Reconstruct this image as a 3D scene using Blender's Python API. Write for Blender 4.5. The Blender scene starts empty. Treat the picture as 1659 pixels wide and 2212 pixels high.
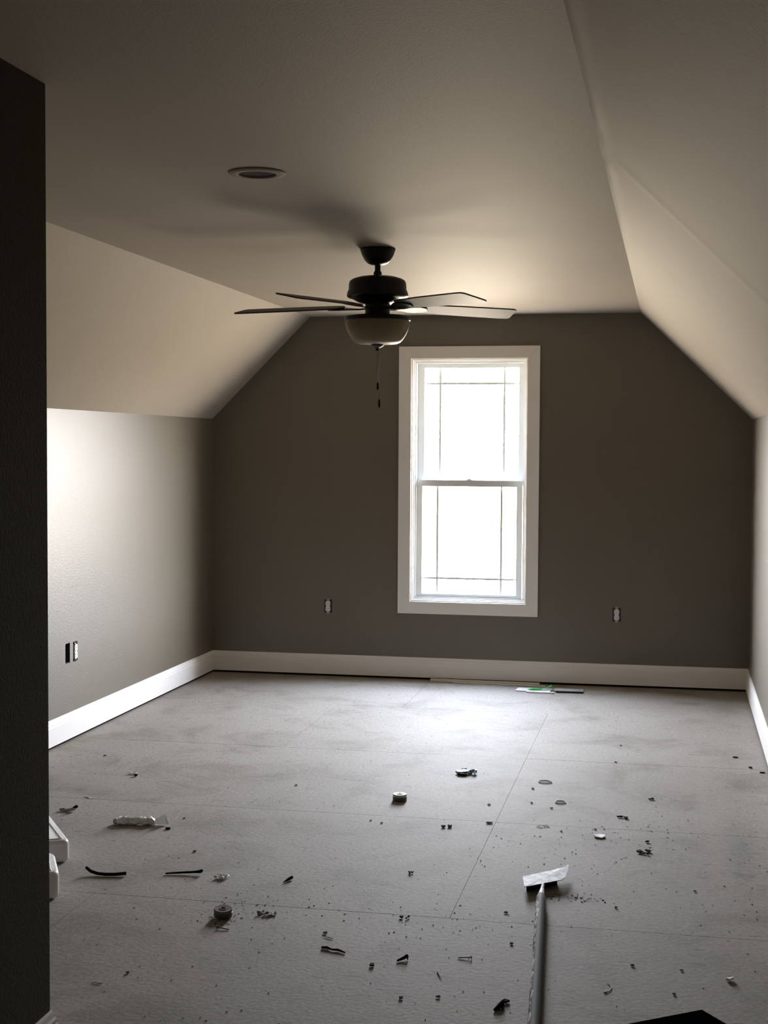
import bpy, bmesh, math, random
from mathutils import Vector, Matrix
R = math.radians
rnd = random.Random(7)
sc = bpy.context.scene
COL = sc.collection

# ------------------------------------------------------------------ camera
cam = bpy.data.cameras.new('camera')
cam_o = bpy.data.objects.new('camera', cam); COL.objects.link(cam_o)
sc.camera = cam_o
yaw, pitch, roll = R(11.4419), R(2.5943), R(0.3138)
fw = Vector((-math.sin(yaw)*math.cos(pitch), math.cos(yaw)*math.cos(pitch), -math.sin(pitch)))
r0 = Vector((math.cos(yaw), math.sin(yaw), 0)); u0 = r0.cross(fw)
rr = r0*math.cos(roll) + u0*math.sin(roll); uu = -r0*math.sin(roll) + u0*math.cos(roll)
m = Matrix((rr, uu, -fw)).transposed().to_4x4(); m.translation = (0, 0, 1.522)
cam_o.matrix_world = m
cam.sensor_fit = 'VERTICAL'; cam.sensor_height = 24.0
cam.lens = 24.0*3097.94/2212.0
cam.clip_start = .02; cam.clip_end = 200

# ------------------------------------------------------------------ world: sky over ground, bands shaped to dim far ceiling and hall
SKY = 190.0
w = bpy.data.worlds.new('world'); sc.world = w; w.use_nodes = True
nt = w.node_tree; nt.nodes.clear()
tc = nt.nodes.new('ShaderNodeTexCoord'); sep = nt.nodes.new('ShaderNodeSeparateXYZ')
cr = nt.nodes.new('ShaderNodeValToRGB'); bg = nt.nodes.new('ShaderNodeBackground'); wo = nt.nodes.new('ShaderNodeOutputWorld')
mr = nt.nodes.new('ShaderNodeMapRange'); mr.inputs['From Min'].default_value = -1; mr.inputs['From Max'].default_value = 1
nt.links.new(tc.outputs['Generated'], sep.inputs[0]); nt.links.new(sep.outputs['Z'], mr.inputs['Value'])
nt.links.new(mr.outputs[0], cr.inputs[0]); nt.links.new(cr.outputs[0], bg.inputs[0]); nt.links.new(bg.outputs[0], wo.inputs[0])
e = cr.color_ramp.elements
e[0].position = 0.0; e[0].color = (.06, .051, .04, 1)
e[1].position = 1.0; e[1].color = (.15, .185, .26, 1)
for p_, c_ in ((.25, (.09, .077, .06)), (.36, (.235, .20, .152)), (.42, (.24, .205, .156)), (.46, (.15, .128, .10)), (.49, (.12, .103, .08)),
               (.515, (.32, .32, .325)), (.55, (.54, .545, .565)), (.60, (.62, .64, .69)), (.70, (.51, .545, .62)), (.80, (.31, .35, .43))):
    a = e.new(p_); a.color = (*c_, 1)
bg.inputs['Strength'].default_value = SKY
w.cycles.sampling_method = 'AUTOMATIC'

pl = bpy.data.lights.new('window_portal', 'AREA'); pl.shape = 'RECTANGLE'; pl.size = .78; pl.size_y = 1.62
pl.cycles.is_portal = True
po = bpy.data.objects.new('window_portal', pl); COL.objects.link(po)
po.location = (-1.308, 9.40, 1.305); po.rotation_euler = (R(-90), 0, 0)

sc.view_settings.view_transform = 'Standard'; sc.view_settings.look = 'None'
sc.view_settings.exposure = 0.0; sc.view_settings.gamma = 1.0
sc.view_settings.use_curve_mapping = False
cy = sc.cycles
cy.max_bounces = 12; cy.diffuse_bounces = 4; cy.glossy_bounces = 5; cy.transparent_max_bounces = 12; cy.transmission_bounces = 6
cy.caustics_reflective = True; cy.caustics_refractive = False
cy.sample_clamp_indirect = 8.0
cy.use_denoising = True
try: cy.denoiser = 'OPENIMAGEDENOISE'; cy.denoising_input_passes = 'RGB_ALBEDO_NORMAL'
except Exception: pass

# ------------------------------------------------------------------ room numbers (metres)
XL, XR, XCL, XCR = -3.044, .471, -2.372, -.2205
D, HK, HC = 9.2203, 1.705, 2.3766
XP, YP, Y0 = -1.474, 3.21, -5.0
T = .14

# ------------------------------------------------------------------ helpers
def new_mat(name):
    m = bpy.data.materials.new(name); m.use_nodes = True
    return m, m.node_tree, m.node_tree.nodes['Principled BSDF']
def mat(name, col, rough=.6, metal=0.0, spec=.5, var=.0, vscale=8.0, bump=0.0, bscale=200.0, coat=0.0):
    m, t, b = new_mat(name)
    b.inputs['Base Color'].default_value = (*col, 1); b.inputs['Roughness'].default_value = rough
    b.inputs['Metallic'].default_value = metal; b.inputs['Specular IOR Level'].default_value = spec
    b.inputs['Coat Weight'].default_value = coat
    tcn = t.nodes.new('ShaderNodeTexCoord')
    if var:
        n = t.nodes.new('ShaderNodeTexNoise'); n.inputs['Scale'].default_value = vscale; n.inputs['Detail'].default_value = 4
        t.links.new(tcn.outputs['Object'], n.inputs['Vector'])
        r = t.nodes.new('ShaderNodeValToRGB'); r.color_ramp.elements[0].position = .3; r.color_ramp.elements[1].position = .7
        r.color_ramp.elements[0].color = tuple(max(0, c*(1-var)) for c in col)+(1,)
        r.color_ramp.elements[1].color = tuple(min(1, c*(1+var)) for c in col)+(1,)
        t.links.new(n.outputs['Fac'], r.inputs[0]); t.links.new(r.outputs[0], b.inputs['Base Color'])
    if bump:
        n = t.nodes.new('ShaderNodeTexNoise'); n.inputs['Scale'].default_value = bscale; n.inputs['Detail'].default_value = 2
        t.links.new(tcn.outputs['Object'], n.inputs['Vector'])
        bn = t.nodes.new('ShaderNodeBump'); bn.inputs['Strength'].default_value = 1; bn.inputs['Distance'].default_value = bump
        t.links.new(n.outputs['Fac'], bn.inputs['Height']); t.links.new(bn.outputs[0], b.inputs['Normal'])
    return m

M = {}
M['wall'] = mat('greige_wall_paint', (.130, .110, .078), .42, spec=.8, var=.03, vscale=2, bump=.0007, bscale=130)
M['hall'] = mat('greige_wall_paint_shaded', (.085, .072, .052), .85, spec=.1, var=.03, vscale=2, bump=.0006, bscale=140)  # wall paint darkened and dulled, hall shade put into the colour
M['ceiling'] = mat('cream_ceiling_paint', (.345, .303, .247), .7, spec=.3, var=.02, vscale=2, bump=.0005, bscale=140)
M['trim'] = mat('white_trim_paint', (.84, .81, .77), .38, spec=.5)
M['vinyl'] = mat('white_window_vinyl', (.76, .78, .78), .35, spec=.5)
M['bronze'] = mat('oil_rubbed_bronze', (.009, .007, .006), .38, spec=.35)
M['blade'] = mat('dark_walnut_blade', (.045, .034, .029), .5, spec=.3, var=.25, vscale=14)
M['gap'] = mat('gap_shade_black', (.012, .009, .006), .95, spec=.05)  # shade below the baseboards, painted near black
M['concealed'] = mat('dark_subfloor_joist', (.04, .033, .025), .9)
M['white_plastic'] = mat('white_plastic_film', (.74, .72, .70), .32, spec=.5, bump=.002, bscale=22)
M['paper'] = mat('white_paper_scrap', (.75, .74, .70), .6)
M['dark'] = mat('near_black_scrap', (.010, .008, .006), .95, spec=.1)
M['wood'] = mat('grey_brown_wood_sliver', (.16, .12, .08), .8, var=.3, vscale=60)
M['brown'] = mat('dark_brown_bark', (.035, .027, .019), .95, spec=.1, var=.4, vscale=90)
M['rubber'] = mat('dark_rubber', (.07, .06, .05), .6)
M['steel'] = mat('dull_steel', (.30, .29, .27), .4, metal=.9)
M['greycard'] = mat('grey_card', (.33, .32, .30), .7, var=.1, vscale=40)
M['tapeface'] = mat('pale_tape_side', (.50, .49, .46), .6, var=.08, vscale=60)
M['brownface'] = mat('dusty_brown_spool_side', (.20, .175, .14), .8, spec=.2, var=.15, vscale=60)
M['tapeedge'] = mat('dark_tape_edge', (.09, .085, .075), .5)
M['green'] = mat('green_painter_tape', (.05, .55, .12), .55)
M['teal'] = mat('pale_teal_foil', (.30, .40, .42), .35, var=.3, vscale=60)
M['outlet'] = mat('white_outlet_plastic', (.72, .71, .68), .35)
M['boxblack'] = mat('black_case_plastic', (.006, .005, .004), .9, spec=0.0)
M['bluebox'] = mat('dark_blue_outlet_box', (.02, .022, .035), .5)
M['slot'] = mat('outlet_slot_dark', (.02, .02, .02), .6)
M['baffle'] = mat('can_recess_shade', (.025, .022, .017), .8, spec=.1)
M['canring'] = mat('cream_can_trim', (.30, .265, .215), .7, spec=.2)

# aluminium plate with scuffs
m_, t, b = new_mat('scuffed_aluminium'); M['alu'] = m_
b.inputs['Metallic'].default_value = .0; b.inputs['Specular IOR Level'].default_value = .35
tcn = t.nodes.new('ShaderNodeTexCoord'); n = t.nodes.new('ShaderNodeTexNoise'); n.inputs['Scale'].default_value = 38; n.inputs['Detail'].default_value = 5
t.links.new(tcn.outputs['Object'], n.inputs['Vector'])
r = t.nodes.new('ShaderNodeValToRGB'); r.color_ramp.elements[0].position = .38; r.color_ramp.elements[1].position = .62
r.color_ramp.elements[0].color = (.22, .22, .225, 1); r.color_ramp.elements[1].color = (.55, .55, .55, 1)
t.links.new(n.outputs['Fac'], r.inputs[0]); t.links.new(r.outputs[0], b.inputs['Base Color'])
r2 = t.nodes.new('ShaderNodeMapRange'); r2.inputs['To Min'].default_value = .7; r2.inputs['To Max'].default_value = .6
t.links.new(n.outputs['Fac'], r2.inputs['Value']); t.links.new(r2.outputs[0], b.inputs['Roughness'])

# worn pole: dark grey with splashed pale paint along one side
m_, t, b = new_mat('worn_paint_splashed_pole'); M['pole'] = m_
b.inputs['Roughness'].default_value = .75; b.inputs['Specular IOR Level'].default_value = .12
tcn = t.nodes.new('ShaderNodeTexCoord'); mp = t.nodes.new('ShaderNodeMapping'); mp.inputs['Scale'].default_value = (70, 70, 18)
n = t.nodes.new('ShaderNodeTexNoise'); n.inputs['Scale'].default_value = 1; n.inputs['Detail'].default_value = 4
t.links.new(tcn.outputs['Object'], mp.inputs[0]); t.links.new(mp.outputs[0], n.inputs['Vector'])
sx = t.nodes.new('ShaderNodeSeparateXYZ'); t.links.new(tcn.outputs['Object'], sx.inputs[0])
side = t.nodes.new('ShaderNodeMapRange'); side.inputs['From Min'].default_value = .002; side.inputs['From Max'].default_value = -.011
side.inputs['To Min'].default_value = -.3; side.inputs['To Max'].default_value = .12
t.links.new(sx.outputs['X'], side.inputs['Value'])
ad = t.nodes.new('ShaderNodeMath'); ad.operation = 'ADD'; t.links.new(n.outputs['Fac'], ad.inputs[0]); t.links.new(side.outputs[0], ad.inputs[1])
r = t.nodes.new('ShaderNodeValToRGB'); r.color_ramp.elements[0].position = .55; r.color_ramp.elements[1].position = .62
r.color_ramp.elements[0].color = (.065, .06, .053, 1); r.color_ramp.elements[1].color = (.62, .61, .57, 1)
t.links.new(ad.outputs[0], r.inputs[0]); t.links.new(r.outputs[0], b.inputs['Base Color'])

# thin window glass: mostly clear, a little mirror
m_ = bpy.data.materials.new('clear_window_glass'); m_.use_nodes = True; M['glass'] = m_
t = m_.node_tree; t.nodes.clear()
o_ = t.nodes.new('ShaderNodeOutputMaterial'); mx = t.nodes.new('ShaderNodeMixShader')
tr = t.nodes.new('ShaderNodeBsdfTransparent'); tr.inputs[0].default_value = (.95, .97, .96, 1)
gl = t.nodes.new('ShaderNodeBsdfGlossy'); gl.inputs['Roughness'].default_value = .02
fr = t.nodes.new('ShaderNodeFresnel'); fr.inputs[0].default_value = 1.45
t.links.new(fr.outputs[0], mx.inputs[0]); t.links.new(tr.outputs[0], mx.inputs[1]); t.links.new(gl.outputs[0], mx.inputs[2]); t.links.new(mx.outputs[0], o_.inputs[0])

# amber alabaster bowl
m_ = bpy.data.materials.new('amber_alabaster_glass'); m_.use_nodes = True; M['bowl'] = m_
t = m_.node_tree; b = t.nodes['Principled BSDF']; o_ = t.nodes['Material Output']
tcn = t.nodes.new('ShaderNodeTexCoord'); n = t.nodes.new('ShaderNodeTexNoise'); n.inputs['Scale'].default_value = 9; n.inputs['Detail'].default_value = 3
t.links.new(tcn.outputs['Object'], n.inputs['Vector'])
r = t.nodes.new('ShaderNodeValToRGB'); r.color_ramp.elements[0].color = (.26, .19, .10, 1); r.color_ramp.elements[1].color = (.42, .33, .19, 1)
t.links.new(n.outputs['Fac'], r.inputs[0]); t.links.new(r.outputs[0], b.inputs['Base Color']); b.inputs['Roughness'].default_value = .38
tl = t.nodes.new('ShaderNodeBsdfTranslucent'); tl.inputs[0].default_value = (.5, .38, .2, 1)
mx = t.nodes.new('ShaderNodeMixShader'); mx.inputs[0].default_value = .25
t.links.new(b.outputs[0], mx.inputs[1]); t.links.new(tl.outputs[0], mx.inputs[2]); t.links.new(mx.outputs[0], o_.inputs['Surface'])

# clear plastic flap
m_ = bpy.data.materials.new('clear_plastic_flap'); m_.use_nodes = True; M['clearfilm'] = m_
t = m_.node_tree; b = t.nodes['Principled BSDF']; o_ = t.nodes['Material Output']
b.inputs['Base Color'].default_value = (.8, .8, .78, 1); b.inputs['Roughness'].default_value = .25
tr = t.nodes.new('ShaderNodeBsdfTransparent'); mx = t.nodes.new('ShaderNodeMixShader'); mx.inputs[0].default_value = .35
t.links.new(b.outputs[0], mx.inputs[1]); t.links.new(tr.outputs[0], mx.inputs[2]); t.links.new(mx.outputs[0], o_.inputs['Surface'])

# subfloor board
def floor_material():
    m, t, b = new_mat('grey_osb_subfloor')
    tcn = t.nodes.new('ShaderNodeTexCoord')
    def noise(scale, det=4, rough=.55, vec=None, dist=0):
        n = t.nodes.new('ShaderNodeTexNoise'); n.inputs['Scale'].default_value = scale; n.inputs['Detail'].default_value = det
        n.inputs['Roughness'].default_value = rough; n.inputs['Distortion'].default_value = dist
        t.links.new(vec or tcn.outputs['Object'], n.inputs['Vector']); return n.outputs['Fac']
    def ramp(src, p0, p1, c0, c1):
        r = t.nodes.new('ShaderNodeValToRGB'); r.color_ramp.elements[0].position = p0; r.color_ramp.elements[1].position = p1
        r.color_ramp.elements[0].color = (*c0, 1); r.color_ramp.elements[1].color = (*c1, 1); t.links.new(src, r.inputs[0]); return r.outputs[0]
    def mul(c1, c2, fac=1.0):
        x = t.nodes.new('ShaderNodeMix'); x.data_type = 'RGBA'; x.blend_type = 'MULTIPLY'
        if hasattr(fac, 'links') or not isinstance(fac, float): t.links.new(fac, x.inputs['Factor'])
        else: x.inputs['Factor'].default_value = fac
        t.links.new(c1, x.inputs['A']); t.links.new(c2, x.inputs['B']); return x.outputs['Result']
    def math_(op, a, b_):
        x = t.nodes.new('ShaderNodeMath'); x.operation = op
        for i, v in enumerate((a, b_)):
            if isinstance(v, (int, float)): x.inputs[i].default_value = v
            else: t.links.new(v, x.inputs[i])
        return x.outputs[0]
    base = ramp(noise(1.3, 5), .3, .72, (.32, .288, .246), (.375, .343, .302))
    grain = ramp(noise(70, 5, .7), .35, .65, (.70, .69, .67), (1, 1, 1))
    c = mul(base, grain)
    mp = t.nodes.new('ShaderNodeMapping'); mp.inputs['Scale'].default_value = (16, 42, 1); t.links.new(tcn.outputs['Object'], mp.inputs[0])
    streak = ramp(noise(1, 5, .7, mp.outputs[0], .5), .33, .42, (.62, .60, .56), (1, 1, 1))
    c = mul(c, streak, .8)
    specks = ramp(noise(130, 2, .5), .27, .32, (.35, .32, .28), (1, 1, 1))
    c = mul(c, specks, .8)
    # trodden dirt, dark in loose clouds
    dirt = ramp(noise(2.6, 6, .68, None, .6), .34, .5, (.66, .64, .60), (1, 1, 1))
    c = mul(c, dirt, .7)
    sp = t.nodes.new('ShaderNodeSeparateXYZ'); t.links.new(tcn.outputs['Object'], sp.inputs[0])
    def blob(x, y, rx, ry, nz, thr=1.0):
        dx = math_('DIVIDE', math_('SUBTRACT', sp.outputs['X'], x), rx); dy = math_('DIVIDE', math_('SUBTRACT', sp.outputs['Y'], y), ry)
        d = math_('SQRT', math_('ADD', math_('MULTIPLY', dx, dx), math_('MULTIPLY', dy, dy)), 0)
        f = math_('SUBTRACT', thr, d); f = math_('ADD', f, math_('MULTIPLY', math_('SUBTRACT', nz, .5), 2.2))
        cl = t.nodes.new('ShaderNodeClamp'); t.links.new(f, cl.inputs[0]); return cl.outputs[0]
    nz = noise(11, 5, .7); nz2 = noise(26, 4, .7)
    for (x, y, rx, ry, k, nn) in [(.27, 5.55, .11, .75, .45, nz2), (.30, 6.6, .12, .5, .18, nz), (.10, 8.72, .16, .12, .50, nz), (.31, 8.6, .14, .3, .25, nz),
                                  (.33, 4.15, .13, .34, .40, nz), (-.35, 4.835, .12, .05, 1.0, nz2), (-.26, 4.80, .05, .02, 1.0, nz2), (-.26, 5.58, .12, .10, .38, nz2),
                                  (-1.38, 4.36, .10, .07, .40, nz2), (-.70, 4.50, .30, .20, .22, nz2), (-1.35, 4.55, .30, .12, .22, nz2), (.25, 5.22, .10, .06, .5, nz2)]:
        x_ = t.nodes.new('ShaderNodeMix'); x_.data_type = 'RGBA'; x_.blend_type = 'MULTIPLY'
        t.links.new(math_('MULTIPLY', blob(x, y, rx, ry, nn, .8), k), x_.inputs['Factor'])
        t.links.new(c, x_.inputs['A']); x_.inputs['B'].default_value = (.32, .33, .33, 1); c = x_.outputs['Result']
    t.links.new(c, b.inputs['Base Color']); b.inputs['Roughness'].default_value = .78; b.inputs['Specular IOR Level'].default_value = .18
    bn = t.nodes.new('ShaderNodeBump'); bn.inputs['Distance'].default_value = .0012; t.links.new(noise(60, 4), bn.inputs['Height'])
    t.links.new(bn.outputs[0], b.inputs['Normal'])
    return m
M['floor'] = floor_material()

def obj(name, bm, mt, parent=None, smooth=False, loc=None, rotz=0):
    me = bpy.data.meshes.new(name)
    bmesh.ops.recalc_face_normals(bm, faces=bm.faces)
    bm.to_mesh(me); bm.free()
    if smooth is True:
        for p in me.polygons: p.use_smooth = True
    elif smooth:
        for p in me.polygons: p.use_smooth = True
        me.set_sharp_from_angle(angle=R(smooth))
    o = bpy.data.objects.new(name, me); COL.objects.link(o)
    me.materials.append(M[mt] if isinstance(mt, str) else mt)
    if parent: o.parent = parent
    if loc: o.location = loc
    if rotz: o.rotation_euler = (0, 0, rotz)
    return o
def tag(o, label, cat, group=None):
    o['label'] = label; o['category'] = cat
    if group: o['group'] = group
    return o
def thing(name, label, cat, loc=(0, 0, 0), rotz=0, group=None):
    o = bpy.data.objects.new(name, None); COL.objects.link(o); o.empty_display_size = .05
    o.location = loc; o.rotation_euler = (0, 0, rotz); return tag(o, label, cat, group)
def struct(name, bm, mt, parent=None, smooth=False):
    o = obj(name, bm, mt, parent, smooth)
    if not parent: o['kind'] = 'structure'
    return o
def box(bm, x0, x1, y0, y1, z0, z1):
    v = [bm.verts.new(p) for p in ((x0, y0, z0), (x1, y0, z0), (x1, y1, z0), (x0, y1, z0), (x0, y0, z1), (x1, y0, z1), (x1, y1, z1), (x0, y1, z1))]
    for f in ((0, 3, 2, 1), (4, 5, 6, 7), (0, 1, 5, 4), (1, 2, 6, 5), (2, 3, 7, 6), (3, 0, 4, 7)): bm.faces.new([v[i] for i in f])
    return v
def B(*a):
    bm = bmesh.new(); box(bm, *a); return bm
def prism(bm, pts, vec):
    """pts: planar loop; extruded by vec"""
    vec = Vector(vec)
    a = [bm.verts.new(p) for p in pts]; b = [bm.verts.new(Vector(p)+vec) for p in pts]
    bm.faces.new(a); bm.faces.new(b[::-1])
    for i in range(len(a)):
        j = (i+1) % len(a); bm.faces.new((a[i], b[i], b[j], a[j]))
def bevel(bm, w_, seg=2, ang=30):
    ed = [x for x in bm.edges if len(x.link_faces) == 2 and x.calc_face_angle(0) > R(ang)]
    bmesh.ops.bevel(bm, geom=ed, offset=w_, segments=seg, affect='EDGES', profile=.5)
    return bm
def lathe(bm, prof, seg=40, c=(0, 0)):
    rings = []
    for r_, z in prof:
        if r_ < 1e-5: rings.append([bm.verts.new((c[0], c[1], z))])
        else: rings.append([bm.verts.new((c[0]+r_*math.cos(2*math.pi*i/seg), c[1]+r_*math.sin(2*math.pi*i/seg), z)) for i in range(seg)])
    for a, b in zip(rings, rings[1:]):
        for i in range(seg):
            j = (i+1) % seg
            if len(a) == 1 and len(b) == 1: continue
            if len(a) == 1: bm.faces.new((a[0], b[i], b[j]))
            elif len(b) == 1: bm.faces.new((a[i], a[j], b[0]))
            else: bm.faces.new((a[i], a[j], b[j], b[i]))
    for rg in (rings[0], rings[-1]):
        if len(rg) > 1 and prof[0] != prof[-1]:
            try: bm.faces.new(rg)
            except Exception: pass
    return bm
def tube(bm, pts, rads, seg=8, closed=False):
    pts = [Vector(p) for p in pts]; n = len(pts); rings = []
    if not hasattr(rads, '__len__'): rads = [rads]*n
    for i, p in enumerate(pts):
        if closed: tg = pts[(i+1) % n]-pts[i-1]
        else: tg = pts[min(i+1, n-1)]-pts[max(i-1, 0)]
        tg.normalize(); s = tg.cross(Vector((0, 0, 1)))
        if s.length < 1e-3: s = Vector((1, 0, 0))
        s.normalize(); u = s.cross(tg)
        rings.append([bm.verts.new(p+(s*math.cos(2*math.pi*k/seg)+u*math.sin(2*math.pi*k/seg))*rads[i]) for k in range(seg)])
    for i in range(n if closed else n-1):
        a, b = rings[i], rings[(i+1) % n]
        for k in range(seg):
            l = (k+1) % seg; bm.faces.new((a[k], a[l], b[l], b[k]))
    if not closed: bm.faces.new(rings[0]); bm.faces.new(rings[-1])
    return bm

# ------------------------------------------------------------------ setting
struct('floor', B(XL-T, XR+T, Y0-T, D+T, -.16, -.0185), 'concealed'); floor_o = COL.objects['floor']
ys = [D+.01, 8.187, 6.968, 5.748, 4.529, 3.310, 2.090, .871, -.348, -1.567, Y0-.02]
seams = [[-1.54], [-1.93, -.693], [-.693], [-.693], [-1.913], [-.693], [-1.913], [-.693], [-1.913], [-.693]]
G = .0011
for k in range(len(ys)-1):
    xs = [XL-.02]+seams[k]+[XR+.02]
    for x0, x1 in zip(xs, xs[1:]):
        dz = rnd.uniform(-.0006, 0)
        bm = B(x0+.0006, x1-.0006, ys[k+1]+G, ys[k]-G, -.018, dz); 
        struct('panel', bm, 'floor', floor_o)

# back wall with a window opening, gable shaped
WX0, WX1, WZ0, WZ1 = -1.687, -.930, .513, 2.097
bm = bmesh.new()
def pr(poly): prism(bm, [(x, D, z) for x, z in poly], (0, T, 0))
pr([(XL-T, -.16), (WX0, -.16), (WX0, HC+T), (XCL, HC+T), (XCL-.0, HC+T), (XL-T, HK+.1)])
pr([(WX1, -.16), (XR+T, -.16), (XR+T, HK+.1), (XCR, HC+T), (WX1, HC+T)])
pr([(WX0, -.16), (WX1, -.16), (WX1, WZ0), (WX0, WZ0)])
pr([(WX0, WZ1), (WX1, WZ1), (WX1, HC+T), (WX0, HC+T)])
struct('wall_back', bm, 'wall')
# left knee wall with two box cut-outs (holes built as openings in the mesh)
def wall_with_holes(name, X, dirn, y0, y1, z0, z1, holes):
    bm = bmesh.new(); a, b = (X, X+dirn*T) if dirn > 0 else (X+dirn*T, X)
    ysv = sorted({y0, y1}|{h[0] for h in holes}|{h[1] for h in holes}); zsv = sorted({z0, z1}|{h[2] for h in holes}|{h[3] for h in holes})
    for i in range(len(ysv)-1):
        for j in range(len(zsv)-1):
            yc, zc = (ysv[i]+ysv[i+1])/2, (zsv[j]+zsv[j+1])/2
            if any(h[0] < yc < h[1] and h[2] < zc < h[3] for h in holes): continue
            box(bm, a, b, ysv[i], ysv[i+1], zsv[j], zsv[j+1])
    bmesh.ops.remove_doubles(bm, verts=bm.verts, dist=1e-5)
    # drop doubled internal faces
    seen = {}
    for f in list(bm.faces):
        k = tuple(sorted(v.index for v in f.verts))
    bm.verts.index_update()
    for f in list(bm.faces):
        k = tuple(sorted(v.index for v in f.verts)); seen.setdefault(k, []).append(f)
    dead = [f for fs in seen.values() if len(fs) > 1 for f in fs]
    bmesh.ops.delete(bm, geom=dead, context='FACES_ONLY')
    return struct(name, bm, 'wall')
OUT_L = [(6.835, 6.892, .402, .506), (6.930, 6.987, .400, .503)]
wall_with_holes('wall_left', XL, -1, YP-T, D, -.16, HK, OUT_L)
struct('wall_right', B(XR, XR+T, Y0-T, D, -.16, HK), 'wall')
struct('wall_front', B(XL-T, XP-T+.001, YP-T, YP, -.16, HC+.05), 'wall')
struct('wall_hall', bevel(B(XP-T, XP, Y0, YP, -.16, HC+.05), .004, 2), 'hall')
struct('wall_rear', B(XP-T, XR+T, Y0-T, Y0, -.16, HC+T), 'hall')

# ceiling: flat part and two slopes; slopes carry soft taped joints that catch the light
bm = bmesh.new(); box(bm, XCL-.0, XCR+.0, Y0-T, D, HC, HC+T)
ceil_o = struct('ceiling', bm, 'ceiling')
def slope(x_top, x_bot, ylo, yhi, ridge):
    bm = bmesh.new(); L = Vector((x_bot-x_top, 0, HK-HC)); ln = L.length; L.normalize()
    nrm = Vector((L.z, 0, -L.x)); nrm = nrm if nrm.z < 0 else -nrm
    ss = [0, .01, .02, .035, .05, .07, .1, .14]+[.14+(ln-.14)*i/14 for i in range(1, 15)]
    yy = [ylo]
    while yy[-1] < yhi-1e-6:
        step = .02 if ridge and abs(yy[-1]-ridge) < .40 else .12
        yy.append(min(yhi, yy[-1]+step))
    grid = []
    for y in yy:
        row = []
        for s in ss:
            h = 0
            if ridge:
                h += .0022*math.exp(-((y-ridge)/.06)**2)*(1 if s > .0 else 0)*min(1, s/.1)
                wob = .6+.4*math.sin(y*7.3)+.3*math.sin(y*19.1)
                h += .0050*wob*math.exp(-((s-.024)/.016)**2)
            row.append(bm.verts.new(Vector((x_top, y, HC))+L*s+nrm*h))
        grid.append(row)
    for i in range(len(yy)-1):
        for j in range(len(ss)-1): bm.faces.new((grid[i][j], grid[i+1][j], grid[i+1][j+1], grid[i][j+1]))
    # solid back
    c = [Vector((x_top, ylo, HC)), Vector((x_bot, ylo, HK)), Vector((x_bot, yhi, HK)), Vector((x_top, yhi, HC))]
    off = -nrm*T; cv = [bm.verts.new(p+off) for p in c]
    bm.faces.new(cv)
    bm.faces.new([grid[0][j] for j in range(len(ss))]+[cv[1], cv[0]])
    bm.faces.new([grid[-1][j] for j in range(len(ss))]+[cv[2], cv[3]])
    bm.faces.new([grid[i][0] for i in range(len(yy))]+[cv[3], cv[0]])
    bm.faces.new([grid[i][-1] for i in range(len(yy))]+[cv[2], cv[1]])
    return struct('sloped_panel', bm, 'ceiling', ceil_o, smooth=25)
slope(XCL, XL, YP-T, D, None)
slope(XCR, XR, Y0-T, D, 4.126)

# ------------------------------------------------------------------ baseboards (with profiled top), standing 12 mm clear of the subfloor
BT, BH0 = .1446, .0145
prof = [(0, BH0), (.015, BH0), (.015, .108), (.0125, .113), (.0125, .121), (.009, .128), (.006, .140), (.004, BT), (0, BT)]
def base(name, p0, p1, nrm, m0=0, m1=0):
    p0, p1, nrm = Vector(p0), Vector(p1), Vector(nrm); d = (p1-p0).normalized(); bm = bmesh.new()
    a = [bm.verts.new(p0+nrm*t_+d*(t_*m0)+Vector((0, 0, z))) for t_, z in prof]
    b = [bm.verts.new(p1+nrm*t_-d*(t_*m1)+Vector((0, 0, z))) for t_, z in prof]
    for i in range(len(a)):
        j = (i+1) % len(a); bm.faces.new((a[i], a[j], b[j], b[i]))
    bm.faces.new(a); bm.faces.new(b[::-1])
    o = struct(name, bm, 'trim')
    # near-black strip painted as the shade in the gap under the board
    q = bmesh.new(); prism(q, [p0+nrm*.0005, p0+nrm*.002+d*.002*m0, p1+nrm*.002-d*.002*m1, p1+nrm*.0005], (0, 0, BH0))
    s = struct('gap_shade', q, 'gap', o); return o
base('baseboard_back', (XL, D, 0), (XR, D, 0), (0, -1, 0), 1, 1)
base('baseboard_left', (XL, YP, 0), (XL, D, 0), (1, 0, 0), 1, 1)
base('baseboard_right', (XR, Y0, 0), (XR, D, 0), (-1, 0, 0), 1, 1)
base('baseboard_front', (XL, YP, 0), (XP, YP, 0), (0, 1, 0), 1, -1)
base('baseboard_hall', (XP, Y0, 0), (XP, YP, 0), (1, 0, 0), 1, -1)

# ------------------------------------------------------------------ window
win = bpy.data.objects.new('window_1', None); COL.objects.link(win); win.location = (0, 0, 0); win['kind'] = 'structure'
CX0, CX1, CZ0, CZ1 = -1.7684, -.8515, .434, 2.1747
rv = .004
ix0, ix1, iz0, iz1 = WX0-.002+rv, WX1+.002-rv, WZ0-.002+rv, WZ1+.002-rv
def cas(pts):
    bm = bmesh.new(); prism(bm, [(x, D, z) for x, z in pts], (0, -.017, 0)); bevel(bm, .0015, 1); return bm
g = .0006
ix0, ix1, iz0, iz1 = WX0, WX1, WZ0, WZ1
for pts in ([(CX0, CZ0+g), (CX0, CZ1-g), (ix0, iz1-g), (ix0, iz0+g)], [(CX1, CZ0+g), (CX1, CZ1-g), (ix1, iz1-g), (ix1, iz0+g)],
            [(CX0, CZ1), (CX1, CZ1), (ix1, iz1), (ix0, iz1)], [(CX0, CZ0), (CX1, CZ0), (ix1, iz0), (ix0, iz0)]):
    obj('casing', cas(pts), 'trim', win)
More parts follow.
